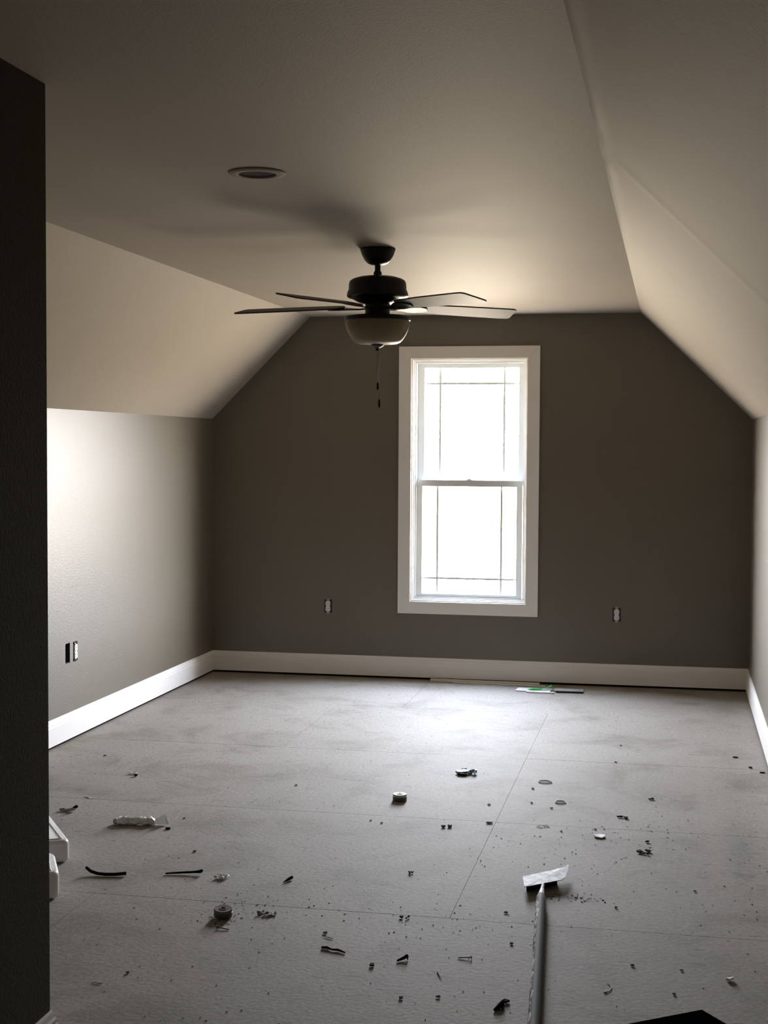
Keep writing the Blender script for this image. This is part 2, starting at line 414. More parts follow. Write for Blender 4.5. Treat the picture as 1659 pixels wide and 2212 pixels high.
def ring(name, x0, x1, z0, z1, wl, wr, wb, wt, ya, yb, mt='vinyl', par=None, bv=.0015):
    bm = bmesh.new()
    box(bm, x0, x0+wl, ya, yb, z0, z1); box(bm, x1-wr, x1, ya, yb, z0, z1)
    box(bm, x0+wl, x1-wr, ya, yb, z0, z0+wb); box(bm, x0+wl, x1-wr, ya, yb, z1-wt, z1)
    return obj(name, bm, mt, par or win)
# painted jamb liner
ring('jamb', WX0, WX1, WZ0, WZ1, .010, .010, .010, .010, D-.004, D+.13, 'trim')
fx0, fx1, fz0, fz1 = WX0+.010, WX1-.010, WZ0+.010, WZ1-.010
ring('window_frame', fx0, fx1, fz0, fz1, .009, .009, .010, .010, D+.022, D+.12)
ring('window_frame', fx0+.009, fx1-.009, fz0+.010, fz1-.010, .009, .009, .009, .009, D+.034, D+.12)
# upper sash (outer track)
us = ring('sash', -1.658, -.958, 1.275, 2.072, .044, .036, .04, .032, D+.078, D+.108)
obj('pane', B(-1.616, -.993, 1.313, 2.041, D+.092, D+.096), 'glass', us)
bm = bmesh.new(); 
for x in (-1.512, -1.090): box(bm, x-.007, x+.007, D+.0915, D+.0965, 1.315, 2.040)
box(bm, -1.614, -.994, D+.0913, D+.0967, 1.932, 1.946)
obj('muntin_grid', bm, 'vinyl', us)
# lower sash (inner track)
ls = ring('sash', -1.657, -.963, .541, 1.309, .038, .037, .022, .042, D+.044, D+.074)
obj('pane', B(-1.620, -.999, .562, 1.268, D+.057, D+.061), 'glass', ls)
bm = bmesh.new()
for x in (-1.520, -1.099): box(bm, x-.007, x+.007, D+.0565, D+.0615, .563, 1.268)
box(bm, -1.619, -1.0, D+.0563, D+.0617, .657, .671)
obj('muntin_grid', bm, 'vinyl', ls)
bm = bmesh.new(); box(bm, -1.335, -1.285, D+.050, D+.066, 1.309, 1.315); box(bm, -1.318, -1.302, D+.044, D+.060, 1.315, 1.319); obj('sash_lock', bm, 'vinyl', ls)

# ------------------------------------------------------------------ outlets
def outlet(label, cx, cz, wall, rot, recept=True, yy=None):
    # local frame: x across the wall, y out of the wall into the room (negative), z up
    t_ = thing('electrical_outlet' if recept else 'outlet_box', label, 'outlet' if recept else 'electrical box', wall, rot)
    w_, h_, dp = (.028, .051, .045)
    bm = bmesh.new(); th = .0015
    y0 = .002 if recept else .003
    box(bm, -w_, -w_+th, y0, dp, -h_, h_); box(bm, w_-th, w_, y0, dp, -h_, h_); box(bm, -w_, w_, y0, dp, -h_, -h_+th); box(bm, -w_, w_, y0, dp, h_-th, h_); box(bm, -w_, w_, dp-th, dp, -h_, h_)
    obj('outlet_box' if recept else 'box_shell', bm, 'slot' if recept else 'bluebox', t_)
    if recept:
        bm = bmesh.new(); box(bm, -.008, .008, -.0012, .0003, -.053, .053); box(bm, -.012, .012, -.0012, .0003, .043, .053); box(bm, -.012, .012, -.0012, .0003, -.053, -.043)
        obj('mounting_strap', bm, 'steel', t_)
        for s in (1, -1):
            bm = bmesh.new(); pts = []
            for k in range(20):
                a_ = 2*math.pi*k/20; x = .0195*math.cos(a_); z = .0195*math.sin(a_); x = max(-.0165, min(.0165, x*1.05)); pts.append((x, -.006, s*.0195+z))
            prism(bm, pts, (0, .02, 0))
            f_ = obj('receptacle_face', bm, 'outlet', t_)
            bm = bmesh.new()
            for dx in (-.006, .006): box(bm, dx-.001, dx+.001, -.0064, -.0058, s*.0195-.001, s*.0195+.007)
            box(bm, -.002, .002, -.0064, -.0058, s*.0195-.010, s*.0195-.006)
            obj('slot', bm, 'slot', f_)
        bm = bmesh.new(); box(bm, -.0165, .0165, -.004, .02, -.012, .012); obj('receptacle_body', bm, 'outlet', t_)
    else:
        bm = bmesh.new(); tube(bm, [(-.004, .04, -.03), (.004, .028, -.01), (-.006, .022, .012), (.006, .03, .035)], .003, 6); obj('cable', bm, 'slot', t_)
    return t_
# back wall: recess dark plate proud so the wall needs no hole
def wall_hole(cx, cz):
    pass
for lab, cx, cz in (('white duplex outlet without cover plate on back wall left of the window', -2.2405, .4655), ('white duplex outlet without cover plate on back wall right of the window', -.349, .4615)):
    t_ = thing('electrical_outlet', lab, 'outlet', (cx, D, cz), 0)
    obj('outlet_box', B(-.0265, .0265, -.0014, -.0002, -.0435, .0435), 'slot', t_)
    bm = bmesh.new(); box(bm, -.009, .009, -.003, -.0015, -.051, .051); obj('mounting_strap', bm, 'greycard', t_)
    for s in (1, -1):
        bm = bmesh.new(); pts = []
        for k in range(20):
            a_ = 2*math.pi*k/20; x = max(-.0160, min(.0160, .0188*1.05*math.cos(a_))); pts.append((x, -.010, s*.0180+.0175*math.sin(a_)))
        prism(bm, pts, (0, .007, 0)); f_ = obj('receptacle_face', bm, 'outlet', t_)
        bm = bmesh.new()
        for dx in (-.006, .006): box(bm, dx-.001, dx+.001, -.0106, -.0099, s*.018-.001, s*.018+.006)
        box(bm, -.002, .002, -.0106, -.0099, s*.018-.010, s*.018-.006); obj('slot', bm, 'slot', f_)
    obj('receptacle_body', B(-.0125, .0125, -.0085, -.003, -.012, .012), 'outlet', t_)
outlet('open dark electrical box with no device in the left wall', 0, 0, (XL, (6.835+6.892)/2, .454), R(90), False)
outlet('white duplex outlet without cover plate on left wall beside the empty box', 0, 0, (XL, (6.930+6.987)/2, .4515), R(90))

# ------------------------------------------------------------------ recessed ceiling light
t_ = thing('recessed_light', 'round recessed can light in the flat ceiling', 'ceiling light', (-1.292, 4.357, HC))
bm = bmesh.new(); lathe(bm, [(.089, -.0002), (.090, -.003), (.086, -.0055), (.074, -.0075), (.062, -.0075), (.0595, -.0065), (.0575, -.0012), (.0575, -.0002), (.089, -.0002)], 48)
obj('trim_ring', bm, 'canring', t_, 40)
bm = bmesh.new(); lathe(bm, [(.0572, -.0010), (.053, -.0022), (.049, -.0012), (.045, -.0024), (.038, -.0012), (.0, -.001)], 40); obj('baffle', bm, 'baffle', t_, 40)  # shallow disc painted near black for the shade up inside the can

# ------------------------------------------------------------------ ceiling fan
fan = thing('ceiling_fan', 'dark bronze five blade ceiling fan with amber glass bowl light', 'ceiling fan', (-1.268, 6.099, HC))
def Z(z): return z-HC
def L(name, prof_, mt, par=fan, seg=48, ang=35):
    bm = bmesh.new(); lathe(bm, [(r_, Z(z)) for r_, z in prof_], seg); return obj(name, bm, mt, par, ang)
L('canopy', [(0, HC-.0005), (.076, HC-.0005), (.077, HC-.006), (.073, 2.362), (.072, 2.357), (.066, 2.343), (.055, 2.324), (.043, 2.313), (.028, 2.307), (.016, 2.305), (0, 2.305)], 'bronze')
L('downrod', [(0, 2.312), (.0125, 2.312), (.0125, 2.268), (0, 2.268)], 'bronze', seg=20)
L('coupling', [(0, 2.279), (.015, 2.279), (.018, 2.272), (.018, 2.257), (0, 2.257)], 'bronze', seg=24)
L('motor_housing', [(0, 2.2605), (.04, 2.2595), (.08, 2.254), (.106, 2.246), (.119, 2.238), (.1235, 2.228), (.125, 2.212), (.125, 2.200), (.129, 2.192), (.1325, 2.182), (.1325, 2.171), (.126, 2.165), (.112, 2.162), (.104, 2.158), (.092, 2.151), (.075, 2.143), (.055, 2.139), (0, 2.139)], 'bronze')
L('switch_housing', [(0, 2.142), (.052, 2.142), (.0535, 2.136), (.0535, 2.096), (.050, 2.088), (.050, 2.080), (0, 2.080)], 'bronze')
L('light_plate', [(0, 2.085), (.138, 2.085), (.1435, 2.080), (.1435, 2.067), (.140, 2.064), (0, 2.064)], 'bronze')
L('glass_bowl', [(.1405, 2.0655), (.139, 2.048), (.133, 2.026), (.122, 2.003), (.109, 1.984), (.099, 1.974), (.085, 1.968), (.050, 1.965), (0, 1.964),
                 (0, 1.968), (.050, 1.969), (.083, 1.972), (.096, 1.978), (.105, 1.987), (.118, 2.005), (.129, 2.027), (.135, 2.048), (.1365, 2.0655), (.1405, 2.0655)], 'bowl')
L('finial', [(0, 1.9655), (.026, 1.9645), (.028, 1.961), (.022, 1.955), (.011, 1.951), (.008, 1.947), (.0085, 1.939), (.006, 1.935), (0, 1.934)], 'bronze', seg=24)
# blades
def blade_mesh():
    bm = bmesh.new(); pts = []
    xs0, xs1 = .150, .650
    # root rounded, tip with clipped corners
    for k in range(7):
        a_ = R(90+180*k/6); pts.append((xs0+.04+.04*math.cos(a_), .052*math.sin(a_)))
    pts += [(.36, -.062), (.60, -.066), (.622, -.064), (.634, -.054), (.646, .050), (.640, .062), (.60, .066), (.36, .062)]
    prism(bm, [(x, y, -.003) for x, y in pts], (0, 0, .006)); bmesh.ops.triangulate(bm, faces=[f for f in bm.faces if len(f.verts) > 4]); return bm
def bracket_mesh():
    bm = bmesh.new()
    prism(bm, [(.047, .012, -.012), (.047, -.012, -.012), (.085, -.010, -.014), (.118, -.016, -.012), (.150, -.034, -.010), (.185, -.040, -.009), (.215, -.028, -.009), (.232, 0, -.009),
               (.215, .028, -.009), (.185, .040, -.009), (.150, .034, -.010), (.118, .016, -.012), (.085, .010, -.014)], (0, 0, .0055))
    bmesh.ops.triangulate(bm, faces=[f for f in bm.faces if len(f.verts) > 4])
    return bm
first = None
for k in range(5):
    a_ = R(31+72*k)
    if first is None:
        bl = obj('blade', blade_mesh(), 'blade', fan); br = obj('blade_bracket', bracket_mesh(), 'bronze', bl); first = (bl, br)
    else:
        bl = first[0].copy(); COL.objects.link(bl); bl.parent = fan; br = first[1].copy(); COL.objects.link(br); br.parent = bl
    bl.matrix_local = Matrix.Translation((0, 0, Z(2.130))) @ Matrix.Rotation(a_, 4, 'Z') @ Matrix.Rotation(R(1.0), 4, 'Y') @ Matrix.Rotation(R(-12), 4, 'X')
for (dx, dy, z0, zf0, zf1) in ((.003, -.003, 1.950, 1.801, 1.768), (.009, .004, 1.952, 1.728, 1.692)):
    bm = bmesh.new(); tube(bm, [(dx*.7, dy, Z(z0)), (dx, dy, Z(zf0))], .0010, 6); ch = obj('pull_chain', bm, 'bronze', fan)
    bm = bmesh.new(); lathe(bm, [(0, Z(zf0)), (.003, Z(zf0)), (.0052, Z(zf0-.006)), (.0052, Z(zf1+.006)), (.003, Z(zf1)), (0, Z(zf1))], 12, (dx, dy)); obj('pull_knob', bm, 'bronze', ch, 40)

# ------------------------------------------------------------------ long handled scraper on the floor
tool = thing('floor_scraper', 'long handled scraper with a dented metal plate lying on the subfloor', 'scraper', (-.424, 4.83, 0))
ox, oy = -.424, 4.83
top = [(-.499, 4.935, .030), (-.45, 4.985, .030), (-.40, 5.037, .030), (-.366, 5.070, .032), (-.350, 5.094, .037), (-.349, 5.02, .034), (-.351, 4.960, .031), (-.360, 4.930, .030), (-.376, 4.913, .030), (-.420, 4.873, .030), (-.460, 4.835, .030), (-.481, 4.817, .031)]
bm = bmesh.new()
ctr = bm.verts.new((-.422-ox, 4.945-oy, .0305))
tv = [bm.verts.new((x-ox, y-oy, z+.006*0)) for x, y, z in top]
lo = [bm.verts.new((x-ox, y-oy, z-.0022)) for x, y, z in top]; cl = bm.verts.new((-.422-ox, 4.945-oy, .0282))
for i in range(len(tv)):
    j = (i+1) % len(tv); bm.faces.new((ctr, tv[i], tv[j])); bm.faces.new((cl, lo[j], lo[i])); bm.faces.new((tv[i], lo[i], lo[j], tv[j]))
plate = obj('scraper_plate', bm, 'alu', tool)
bm = bmesh.new(); prism(bm, [(x-ox, y-oy, .0005) for x, y in ((-.478, 4.862), (-.380, 4.954), (-.386, 4.995), (-.476, 4.905))], (0, 0, .027)); obj('blade_clamp', bm, 'dark', plate)
hd = Vector((-.423-ox, 4.885-oy, .024)); a1 = Vector((-.4165-ox, 4.735-oy, .029)); far = Vector((-.285-ox, 2.95-oy, .0185))
bm = bmesh.new(); tube(bm, [hd, hd.lerp(a1, .4), a1], [.0055, .0065, .012], 12); obj('neck', bm, 'alu', tool, 50)
# pole: its own local frame, z along the pole, so the paint splashes run along its left side
dirv = (far-a1); Lp = dirv.length; zax = dirv.normalized(); xax = Vector((0, 0, 1)).cross(zax); xax = -xax.normalized(); yax = zax.cross(xax)
if xax.x < 0: xax = -xax; yax = zax.cross(xax)
bm = bmesh.new(); rings = [(.0105, -.01), (.0150, .02), (.0160, .08), (.0160, .09), (.0165, .60), (.0170, 1.2), (.0170, Lp-.02), (.013, Lp)]
lathe(bm, rings, 20); pole = obj('pole', bm, 'pole', tool, 50)
mm = Matrix((xax, yax, zax)).transposed().to_4x4(); mm.translation = a1; pole.matrix_local = mm

# ------------------------------------------------------------------ black case, far corner just inside the frame
case = thing('tool_case', 'black hard case with only its far corner showing at the bottom right edge', 'case', (.071, 3.019, 0), R(216))
# local x runs along one edge away from the corner, local -y... second edge
bm = B(0, .46, 0, .30, .001, .26); bevel(bm, .012, 3); obj('body', bm, 'boxblack', case)
bm = B(-.004, .464, -.004, .304, .264, .35); bevel(bm, .012, 3); obj('lid', bm, 'boxblack', case)
bm = bmesh.new(); tube(bm, [(.15, .15, .349), (.15, .15, .378), (.17, .15, .388), (.29, .15, .388), (.31, .15, .378), (.31, .15, .349)], .008, 8); obj('handle', bm, 'boxblack', case)
for x in (.12, .34): obj('latch', B(x-.015, x+.015, .304, .312, .235, .285), 'steel', case)

# ------------------------------------------------------------------ two white wrapped packages peeking past the hall wall
def package(label, corner, h_, L1, L2, a1_, a2_):
    t_ = thing('wrapped_package', label, 'package', (*corner, 0), 0)
    d1 = Vector((math.cos(R(a1_)), math.sin(R(a1_)), 0)); d2 = Vector((math.cos(R(a2_)), math.sin(R(a2_)), 0))
    pts = [Vector((0, 0, .012)), d1*L1, d1*L1+d2*L2, d2*L2]
    bm = bmesh.new(); prism(bm, [Vector((p.x, p.y, .001)) for p in pts], (0, 0, h_))
    ve = [x for x in bm.edges if abs(x.verts[0].co.z-x.verts[1].co.z) > h_*.5]
    bmesh.ops.bevel(bm, geom=ve, offset=.035, segments=5, affect='EDGES', profile=.5)
    bmesh.ops.recalc_face_normals(bm, faces=bm.faces[:])
    he = [x for x in bm.edges if abs(x.verts[0].co.z-x.verts[1].co.z) < h_*.1 and len(x.link_faces) == 2 and x.calc_face_angle(0) > R(40)]
    bmesh.ops.bevel(bm, geom=he, offset=.016, segments=4, affect='EDGES', profile=.5)
    obj('wrapping', bm, 'white_plastic', t_, 60)
    bm = bmesh.new()
    c1 = d1*.028+d2*.028
    up = Vector((0, 0, h_+.0016))
    tube(bm, [c1+up+d2*.0, c1+up+d2*(L2*.5), c1+up+d2*(L2-.06)], .003, 6)
    tube(bm, [c1+up, c1+up+d1*(L1*.2), c1+up+d1*(L1*.35)], .003, 6)
    obj('heat_seal', bm, 'paper', t_, 50); return t_
package('white plastic wrapped package by the hall wall end, the farther one', (-2.140, 4.842), .083, .42, .42, 212, 125)
package('white plastic wrapped package by the hall wall end, the nearer one', (-1.998, 4.432), .093, .40, .26, 205, 118)

# ------------------------------------------------------------------ litter builders (local coordinates, origin on the floor)
def flake(w_, d_, th=.003, n=9, jag=.3, curl=.0, seed=0):
    q = random.Random(seed); bm = bmesh.new(); pts = []
    for k in range(n):
        a_ = 2*math.pi*k/n; r_ = 1+q.uniform(-jag, jag); x, y = w_/2*r_*math.cos(a_), d_/2*r_*math.sin(a_)
        pts.append((x, y, .0006+curl*(x/w_*2)**2+q.uniform(0, th*.5)))
    c1 = bm.verts.new((0, 0, .0006+th*1.2)); c0 = bm.verts.new((0, 0, .0004))
    a = [bm.verts.new((x, y, z+th)) for x, y, z in pts]; b = [bm.verts.new((x, y, z)) for x, y, z in pts]
    for i in range(n):
        j = (i+1) % n; bm.faces.new((c1, a[i], a[j])); bm.faces.new((c0, b[j], b[i])); bm.faces.new((a[i], b[i], b[j], a[j]))
    return bm
def merge(bms, offs):
    out = bmesh.new()
    for b_, o_ in zip(bms, offs):
        me = bpy.data.meshes.new('tmp'); b_.transform(Matrix.Translation(o_)); b_.to_mesh(me); b_.free(); out.from_mesh(me); bpy.data.meshes.remove(me)
    return out
def lit(name, label, cat, bm, mt, x, y, rot=0, smooth=False, group=None):
    return tag(obj(name, bm, mt, None, smooth, (x, y, 0), R(rot)), label, cat, group)
def sheet(w_, d_, nx=8, ny=5, amp=.004, seed=0, th=.0008, edge=.0):
    q = random.Random(seed); bm = bmesh.new(); gr = [[None]*(ny+1) for _ in range(nx+1)]
    for i in range(nx+1):
        for j in range(ny+1):
            u, v = i/nx-.5, j/ny-.5
            gr[i][j] = bm.verts.new((u*w_+q.uniform(-1, 1)*w_*.02, v*d_+q.uniform(-1, 1)*d_*.04, .001+q.uniform(0, amp)+edge*max(0, abs(u)-.3)*3))
    fs = [bm.faces.new((gr[i][j], gr[i+1][j], gr[i+1][j+1], gr[i][j+1])) for i in range(nx) for j in range(ny)]
    ret = bmesh.ops.solidify(bm, geom=fs, thickness=th)
    mz = min(v.co.z for v in bm.verts)
    for v in bm.verts: v.co.z += .0003-mz
    return bm

# trim strips and cut offs by the back wall
bm = B(-.355, .355, -.016, .016, .0005, .014); bevel(bm, .003, 1)
lit('wood_strip', 'long thin pale strip of trim lying along the back baseboard under the window', 'wood strip', bm, 'trim', -1.185, 9.165, -1.0)
bm = B(-.30, .30, -.008, .008, .0005, .007); bevel(bm, .002, 1)
lit('wood_strip', 'shorter thin pale strip just in front of the long one under the window', 'wood strip', bm, 'trim', -1.09, 9.118, -1.8)
lit('paper_sheet', 'flat white card with a dark front edge under the green tape strip', 'card', B(-.115, .10, -.055, .055, .0005, .005), 'paper', -.84, 8.955, -3)
lit('tile_offcut', 'thin pale plank offcut with a dark edge right of the green tape', 'offcut', merge([B(-.09, .09, -.045, .045, .004, .008), B(-.09, .09, -.047, .043, .0005, .004)], [Vector(), Vector()]), 'greycard', -.630, 8.985, 1)
lit('wood_strip', 'narrow white strip lying against the near edge of the white card', 'wood strip', B(-.085, .085, -.010, .010, .0005, .008), 'trim', -.80, 8.868, -2)
lit('dark_strip', 'thin black strip poking out in front of the plank offcut', 'strip', B(-.085, .085, -.006, .006, .0005, .007), 'dark', -.620, 8.912, 2)
bm = bmesh.new(); pp = [(-.07, -.02, .006), (-.03, -.028, .012), (.01, -.02, .010), (.05, .0, .020), (.085, .012, .030)]; qq = [(-.06, .015, .008), (-.02, .02, .014), (.02, .012, .012), (.055, .035, .022), (.075, .045, .032)]
a = [bm.verts.new(p) for p in pp]; b = [bm.verts.new(p) for p in qq]
fs = [bm.faces.new((a[i], a[i+1], b[i+1], b[i])) for i in range(4)]; bmesh.ops.solidify(bm, geom=fs, thickness=.0015)
lit('tape_strip', 'crumpled bright green tape strip on the white card by the back wall', 'tape', bm, 'green', -.815, 8.955, 0)
# middle of the floor
bm = merge([sheet(.075, .05, 7, 5, .020, 3), flake(.05, .03, .012, 8, .4, 0, 5)], [Vector((.01, .0, 0)), Vector((-.018, -.012, 0))])
lit('crumpled_wrapper', 'crumpled pale teal foil scrap in the middle of the floor', 'wrapper', bm, 'teal', -.931, 6.585)
bm = flake(.045, .02, .009, 8, .3, 0, 9); lit('debris_scrap', 'small black lump against the crumpled teal scrap', 'scrap', bm, 'dark', -.945, 6.535)
def tape(label, x, y, r_, h_, tilt=0, z=0, face='tapeface'):
    t_ = thing('tape_roll', label, 'tape roll', (x, y, z)); t_.rotation_euler = (tilt, tilt*.6, 0)
    bm = bmesh.new(); lathe(bm, [(r_*.30, .0005), (r_*.96, .0005), (r_, .002), (r_, h_*.55), (r_*.94, h_*.60), (r_*.30, h_*.60), (r_*.30, .0005)], 32); obj('wound_tape', bm, 'tapeedge', t_, 40)
    bm = bmesh.new(); lathe(bm, [(r_*.28, h_*.60), (r_*.97, h_*.62), (r_*.99, h_*.9), (r_*.95, h_), (r_*.45, h_*.97), (r_*.40, h_*1.05), (r_*.25, h_*1.05), (r_*.22, h_*.7), (r_*.28, h_*.60)], 32); obj('flange', bm, face, t_, 40)
    bm = bmesh.new(); lathe(bm, [(r_*.22, .0008), (r_*.30, .0008), (r_*.30, h_*.62), (r_*.22, h_*.62), (r_*.22, .0008)], 20); obj('core', bm, 'dark', t_, 40)
tape('small round spool with a pale top standing left of centre floor', -1.141, 6.015, .0305, .029)
tape('small brown round spool in the dirt patch at the lower left', -1.412, 4.385, .030, .026, R(5), .003, 'brownface')
# white wrapper roll
wr = thing('plastic_wrapper', 'crumpled white plastic sleeve lying on the floor at left', 'wrapper', (-2.095, 5.395, 0), R(9))
q = random.Random(4); bm = bmesh.new(); N, S = 18, 14; rings = []
for i in range(N):
    u = i/(N-1); x = -.085+.155*u; rr_ = (.0150+.0012*math.sin(u*9)) * (1 if .02 < u < .97 else .7)
    rings.append([bm.verts.new((x, rr_*1.25*math.cos(2*math.pi*k/S)+q.uniform(-.003, .003), max(.0004, rr_*.98+rr_*(.98)*math.sin(2*math.pi*k/S)+q.uniform(-.0035, .0035)))) for k in range(S)])
for i in range(N-1):
    for k in range(S): bm.faces.new((rings[i][k], rings[i][(k+1) % S], rings[i+1][(k+1) % S], rings[i+1][k]))
bm.faces.new(rings[0]); bm.faces.new(rings[-1]); obj('sleeve', bm, 'white_plastic', wr, 25)
bm = bmesh.new(); v = [bm.verts.new(p) for p in ((.060, .0, .002), (.118, -.006, .001), (.125, .006, .006), (.108, .004, .045), (.088, .004, .030), (.066, .008, .022))]
f = bm.faces.new(v); bmesh.ops.triangulate(bm, faces=[f]); bmesh.ops.solidify(bm, geom=bm.faces[:], thickness=.0007); obj('clear_flap', bm, 'clearfilm', wr)
bm = bmesh.new(); tube(bm, [(-.098, 0, .010), (-.084, 0, .013)], [.009, .014], 12); obj('dark_end', bm, 'greycard', wr)
# curved grey scrap with dark ends
gs = thing('curved_scrap', 'curled grey scrap with black ends near the hall wall', 'scrap', (-2.452, 5.534, 0), R(8))
bm = bmesh.new(); tube(bm, [(-.036, 0, .007), (-.015, -.004, .005), (.008, -.005, .007), (.028, 0, .013)], [.006, .0055, .0065, .0075], 8); obj('strip', bm, 'greycard', gs, 50)
bm = bmesh.new(); tube(bm, [(.018, -.002, .012), (.030, 0, .019), (.037, .003, .022)], [.005, .0075, .0045], 8); obj('dark_tip', bm, 'dark', gs, 50)
bm = bmesh.new(); tube(bm, [(-.040, .002, .0045), (-.030, 0, .0065), (-.018, -.002, .007)], [.003, .006, .005], 8); obj('dark_tip', bm, 'dark', gs, 50)
# little white clip and faint slivers
lit('paper_scrap', 'small white paper scrap left, beyond the plastic sleeve', 'paper scrap', sheet(.052, .030, 5, 3, .010, 8), 'paper', -2.445, 6.225, 10)
lit('debris_scrap', 'tiny black bead beside the far left white paper scrap', 'scrap', flake(.018, .016, .009, 7, .2, 0, 3), 'dark', -2.412, 6.19)
lit('paper_sliver', 'thin white sliver of paper beyond the curled grey scrap', 'paper scrap', sheet(.040, .012, 5, 2, .003, 18), 'paper', -2.467, 5.766, -25)
# curved dark strips
bm = bmesh.new(); tube(bm, [(-.074, .024, .022), (-.055, .012, .012), (-.03, .002, .0075), (.0, -.004, .0065), (.035, -.003, .0068), (.074, .006, .0085)], [.005, .0058, .006, .0062, .0062, .0062], 8)
lit('bark_strip', 'thick curved black strip lying on the floor, the left one of two', 'strip', bm, 'dark', -1.955, 4.72, 9, 50)
bm = bmesh.new(); tube(bm, [(-.064, -.005, .0042), (-.03, .0, .0055), (.0, .003, .0065), (.035, .003, .0085), (.060, .001, .011)], [.003, .0036, .004, .0042, .006], 8)
tube(bm, [(.060, .001, .012), (.068, .004, .015)], [.007, .004], 8)
lit('bark_strip', 'thin straight black strip with a knob end, right of the curved black strip', 'strip', bm, 'dark', -1.690, 4.795, 10, 50)
bm = merge([sheet(.040, .050, 6, 6, .012, 21, edge=.006)], [Vector()])
lit('paper_scrap', 'curled white paper scrap right of the two black strips', 'paper scrap', bm, 'paper', -1.545, 4.785, -12)
bm = merge([sheet(.062, .034, 8, 4, .012, 22)], [Vector()])
lit('paper_scrap', 'crumpled long white paper scrap right of the brown spool', 'paper scrap', bm, 'greycard', -1.280, 4.435, 20)
bm = bmesh.new(); tube(bm, [(-.010, -.028, .003), (0, 0, .0055), (.009, .022, .008)], [.0012, .0050, .0058], 7)
lit('wood_wedge', 'black wedge shaped sliver standing alone left of centre', 'wood sliver', bm, 'dark', -1.308, 4.80, 0, 50)
# wires and rings
def loop(rx, ry, r_, seed=1, n=26):
    q = random.Random(seed); bm = bmesh.new()
    tube(bm, [(rx*math.cos(2*math.pi*k/n)*(1+.06*math.sin(3*2*math.pi*k/n)), ry*math.sin(2*math.pi*k/n), r_+.0004) for k in range(n)], r_, 6, True); return bm
lit('rubber_ring', 'thin dark rubber ring, the farther one on the right side', 'ring', loop(.0295, .027, .0024), 'rubber', -.559, 6.489, -8, True)
lit('rubber_ring', 'thin dark rubber ring, the nearer one on the right side', 'ring', loop(.0215, .024, .0024, 3), 'rubber', -.461, 6.127, -8, True)
bm = bmesh.new(); n = 30
tube(bm, [(.024*math.sin(2*math.pi*k/n), .016*math.sin(4*math.pi*k/n), .002+(.003 if k % 15 < 2 else 0)) for k in range(n)], .0011, 6, True)
lit('twisted_wire', 'thin wire twisted into a figure eight on the right side', 'wire', bm, 'rubber', -.498, 5.72, 25, True)
lit('drywall_chip', 'pale flat diamond chip in the dirt patch on the right', 'chip', flake(.054, .055, .004, 6, .15, .002, 31), 'tapeface', -.268, 5.616, -10)
# leaf like clumps
def clump(n, w_, d_, size, seed, th=.004):
    q = random.Random(seed)
    return merge([flake(size*q.uniform(.6, 1.2), size*q.uniform(.5, .9), th, 6, .35, .002, seed*10+k) for k in range(n)], [Vector((q.uniform(-w_, w_), q.uniform(-d_, d_), 0)) for k in range(n)])
def lumps(name, label, cat, bm, mt, x, y, rot=0): return lit(name, label, cat, bm, mt, x, y, rot)
lumps('debris_clump', 'small dark clod on the right, farthest of the dark clods', 'debris', clump(4, .008, .010, .016, 41), 'brown', -.078, 6.272)
lumps('debris_clump', 'pair of black shavings right of the wire, before the farthest clod', 'debris', clump(5, .022, .010, .018, 42), 'dark', -.184, 5.929, -20)
lumps('debris_clump', 'small black shaving beyond the leafy clump on the right', 'debris', clump(3, .008, .006, .014, 43), 'dark', -.080, 5.575)
lumps('debris_clump', 'leafy dark clump on the right side of the floor', 'debris', clump(9, .022, .022, .018, 44, .005), 'brown', -.087, 5.43, -30)
lumps('debris_clump', 'long dark leafy scrap just in front of the board joint', 'debris', clump(7, .020, .006, .019, 45, .005), 'brown', -.873, 5.627, 4)
lumps('debris_clump', 'dark chip at the corner where two board joints meet', 'debris', clump(3, .008, .005, .018, 46, .003), 'brown', -.712, 5.722)
lumps('debris_clump', 'dark crumbs pressed together at the centre of the floor', 'debris', clump(5, .008, .012, .009, 47), 'brown', -.905, 4.974)
lumps('debris_clump', 'dark crumbs strung toward lower centre before the scraper', 'debris', clump(5, .012, .02, .009, 48), 'brown', -.839, 4.504, 60)
# lower edge slivers
bm = bmesh.new(); tube(bm, [(-.039, .014, .0035), (-.022, .013, .0045), (-.005, .0, .004), (.015, -.002, .0045), (.039, -.018, .003)], [.0035, .0045, .003, .004, .0022], 7)
lit('twig', 'crooked dark twig at the lower centre left', 'twig', bm, 'brown', -.99, 4.156, 4, 40)
bm = bmesh.new(); tube(bm, [(-.017, .008, .002), (0, 0, .0022), (.016, -.006, .002)], [.0008, .0016, .001], 6)
lit('wood_sliver', 'fine wood sliver just beyond the crooked twig', 'wood sliver', bm, 'wood', -1.03, 4.262, 0)
bm = bmesh.new(); tube(bm, [(-.016, -.015, .0035), (.0, -.002, .006), (.013, .010, .010)], [.003, .0045, .0055], 7); tube(bm, [(.013, .010, .010), (.014, .0, .002)], .002, 6)
lit('wood_wedge', 'black bent wedge at lower centre, left of the steel nail', 'wood sliver', bm, 'dark', -.77, 4.124, 8, 40)
def nail(label, x, y, rot, ln=.042):
    t_ = thing('nail', label, 'nail', (x, y, 0), R(rot))
    bm = bmesh.new(); tube(bm, [(-ln/2, 0, .0016), (-ln/2+.006, 0, .0022), (ln/2, 0, .0052)], [.0004, .0018, .0018], 8); obj('shank', bm, 'rubber', t_, 50)
    bm = bmesh.new(); tube(bm, [(ln/2-.0015, 0, .0052), (ln/2+.0008, 0, .0054)], .0050, 12); obj('head', bm, 'rubber', t_, 50)
nail('dark nail with its head to the right, lower centre floor', -.593, 4.175, 4)
nail('dark nail lying just in front of the brown spool', -1.372, 4.268, 175)
